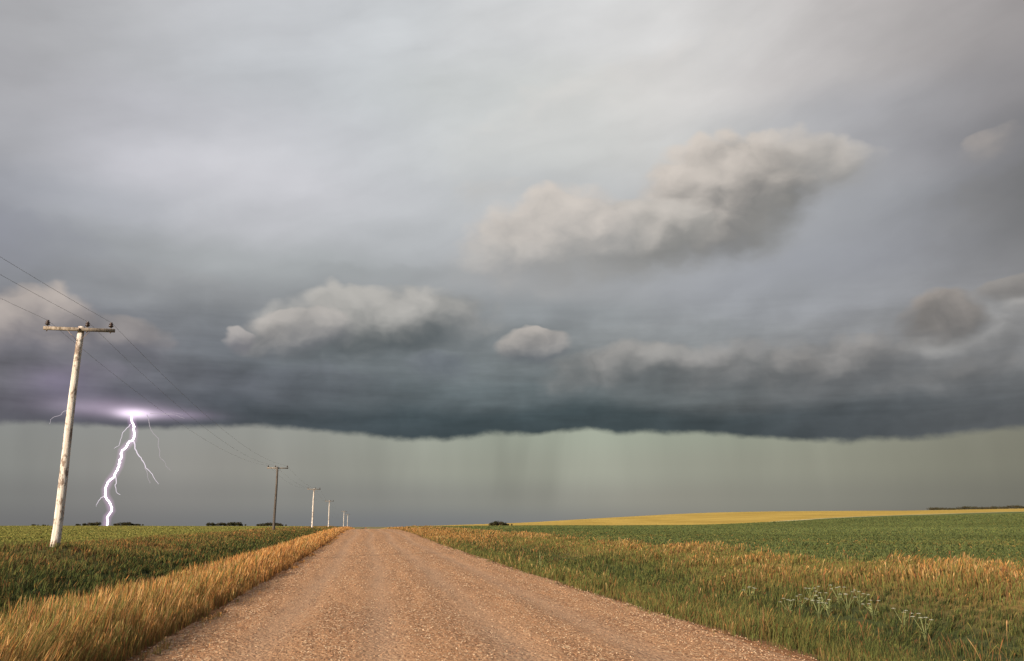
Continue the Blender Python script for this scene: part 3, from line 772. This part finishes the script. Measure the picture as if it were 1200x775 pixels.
def make_shrub(seed, wdt, hgt):
    root = empty('shrub'); V, F, cc = crown_mesh(seed, wdt, hgt); mesh_obj('crown', V, F, M['leaf'], root, cols=cc)
    b = MB(); b.tube([(0, 0, -.3), (.05, 0, hgt*.3), (.0, .1, hgt*.6)], [.14, .10, .04], 7)
    for k in range(5):
        a_ = k*1.3; b.tube([(0, 0, hgt*.12), (math.cos(a_)*wdt*.22, math.sin(a_)*wdt*.15, hgt*.5)], [.07, .02], 5)
    b.build('trunk', M['bark'], root); return root
protos = [make_shrub(1, 5.0, 1.9), make_shrub(2, 6.5, 1.6), make_shrub(3, 4.0, 2.2)]
used = [False]*3
def put_shrub(px, dist, k, s, label, group, sink=0.0):
    o = protos[k] if not used[k] else copy_tree(protos[k]); used[k] = True
    x_, y_, z_ = at(px, dist); o.location = (x_, y_, z_-.1-sink); o.rotation_euler = (0, 0, random.uniform(0, 6.28) if k != 1 else HEAD*-1+random.uniform(-.3, .3)); o.scale = (s, s, s)
    tag(o, label, 'shrub', group)
G1 = ('low dark bush in the clump on the skyline near the foot of the lightning', 'bushes near the foot of the lightning')
for px, k, s in ((92, 1, .6), (101, 1, .75), (107, 0, .8), (113, 2, .8), (137, 1, .7), (144, 0, .85), (149, 0, .9), (156, 1, .7), (162, 1, .65), (40, 1, .5), (52, 1, .45)):
    if px > 60: put_shrub(px, 430, k, s, *G1)
    else: put_shrub(px, 430, k, s, 'tiny low bush on the far left skyline beside the nearest pole', 'tiny bushes left of the nearest pole')
for px, k, s in ((246, 0, .85), (251, 1, .8), (258, 2, .75), (265, 1, .9), (271, 0, 1.0), (278, 0, .95), (282, 1, .7)):
    put_shrub(px, 425, k, s, 'dark bush in the clump on the skyline left of the dark pole', 'bushes between the lightning and dark pole')
for px, k, s in ((304, 1, .65), (310, 0, .8), (317, 2, .8), (325, 0, .85), (330, 1, .65)):
    put_shrub(px, 425, k, s, 'dark bush in the clump on the skyline right behind the dark pole', 'bushes behind the dark pole')
for px, k, s in ((578, 0, .72), (584, 2, .85), (589, 0, .75), (595, 1, .55)):
    put_shrub(px, 330, k, s, 'dark bush in the clump standing at the left corner of the green crop', 'bushes at the corner of the green crop')
# shelterbelt far to the right: one mass
V_, F_, C_ = [], [], []; nb = 0
for i in range(150):
    px = 1090+i*1.25; x_, y_, z_ = at(px, 700+random.uniform(-8, 8)); hh = 2.2*(.85+.35*math.sin(i*.21)*math.sin(i*.05)+random.uniform(-.15, .25))
    V, F, cc = crown_mesh(100+i, 4.5, hh, 110); V_.append(V*(1, 1, 1)+np.array([x_, y_, z_-.3])); F_.append(F+nb); C_.append(cc); nb += len(V)
tl = mesh_obj('treeline', np.concatenate(V_), np.concatenate(F_), M['leaf'], cols=np.concatenate(C_))
tag(tl, 'dark shelterbelt of trees along the ridge above the yellow field', 'treeline', kind='stuff')

# ------------------------------------------------------------------ white flowering weeds
def make_weed(seed, hgt, heads):
    r = random.Random(seed); root = empty('wild_flower')
    b = MB(); tips = []
    for k in range(heads):
        a_ = k*2.4+r.uniform(-.3, .3); q = r.uniform(.06, .22); tip = (math.cos(a_)*q, math.sin(a_)*q, hgt*r.uniform(.75, 1.05))
        b.tube([(0, 0, -.03), (tip[0]*.25, tip[1]*.25, hgt*.4), tip], [.006, .005, .003], 5); tips.append(tip)
    for k in range(10):
        a_ = r.uniform(0, 6.28); z0 = hgt*r.uniform(.1, .6); L_ = r.uniform(.08, .16)
        b.add([(0, 0, z0), (math.cos(a_)*L_*.6-.015, math.sin(a_)*L_*.6, z0+.05), (math.cos(a_)*L_, math.sin(a_)*L_, z0+.03), (math.cos(a_)*L_*.6+.015, math.sin(a_)*L_*.6+.01, z0+.04)], [(0, 1, 2, 3)])
    b.build('stem', M['stem'], root)
    for t_ in tips:
        f = MB()
        for k in range(12):
            a_ = k*2.4; q = .030*math.sqrt(k/12)*1.35; cx, cy, cz = t_[0]+math.cos(a_)*q, t_[1]+math.sin(a_)*q, t_[2]+.008-q*.25
            f.add([(cx+.009*math.cos(j*1.2566), cy+.009*math.sin(j*1.2566), cz+.003) for j in range(5)]+[(cx, cy, cz-.006)], [(0, 1, 2, 3, 4)]+[(j, 5, (j+1) % 5) for j in range(5)])
        f.build('flower_head', M['petal'], root)
    return root
fp = [make_weed(1, .50, 5), make_weed(2, .42, 4)]
fx = [(952, 700), (966, 703), (984, 699), (938, 707), (994, 709), (972, 712), (925, 714), (1008, 703), (960, 716), (1024, 715), (880, 697), (1060, 728), (1085, 742)]
for i, (px, py) in enumerate(fx):
    o = fp[i] if i < 2 else copy_tree(fp[i % 2])
    r = ray(px, py+12); # march to the ground
    t = 5.0
    while t < 60:
        q = CAM+r*t
        if q.z < land1(q.x, q.y): break
        t += .1
    o.location = (q.x, q.y, land1(q.x, q.y)); o.rotation_euler = (0, 0, i*1.7)
    if i < 10: tag(o, 'white flowering weed in the loose patch among the ditch grass right of the road', 'wild flower', 'white weeds in the ditch')
    else: tag(o, ['lone white flowering weed left of the flower patch, near the road edge', 'white flowering weed right of the flower patch, the upper of two', 'white flowering weed low in the grass, the lower of two right of the patch'][i-10], 'wild flower', 'white weeds in the ditch')
# single pale stalk at the road edge
ws = empty('weed_stalk', (4.55, 29.5, land1(4.55, 29.5))); b = MB()
b.tube([(0, 0, -.05), (.01, 0, .35), (.0, .01, .78)], [.016, .012, .006], 6); b.build('stem', M['stem'], ws)
b = MB(); r = random.Random(4)
for k in range(26):
    a_ = k*2.4; z0 = .05+k*.027; L_ = .15*(1-k/32); b.add([(0, 0, z0), (math.cos(a_-.25)*L_*.6, math.sin(a_-.25)*L_*.6, z0+.05), (math.cos(a_)*L_, math.sin(a_)*L_, z0+.06), (math.cos(a_+.25)*L_*.6, math.sin(a_+.25)*L_*.6, z0+.05)], [(0, 1, 2, 3)])
M['paleleaf'] = new_mat('pale_leaves'); finish((.34, .38, .18), .8, None, .2)
b.build('leaves', M['paleleaf'], ws)
tag(ws, 'single pale green leafy stalk standing at the right edge of the gravel', 'weed')
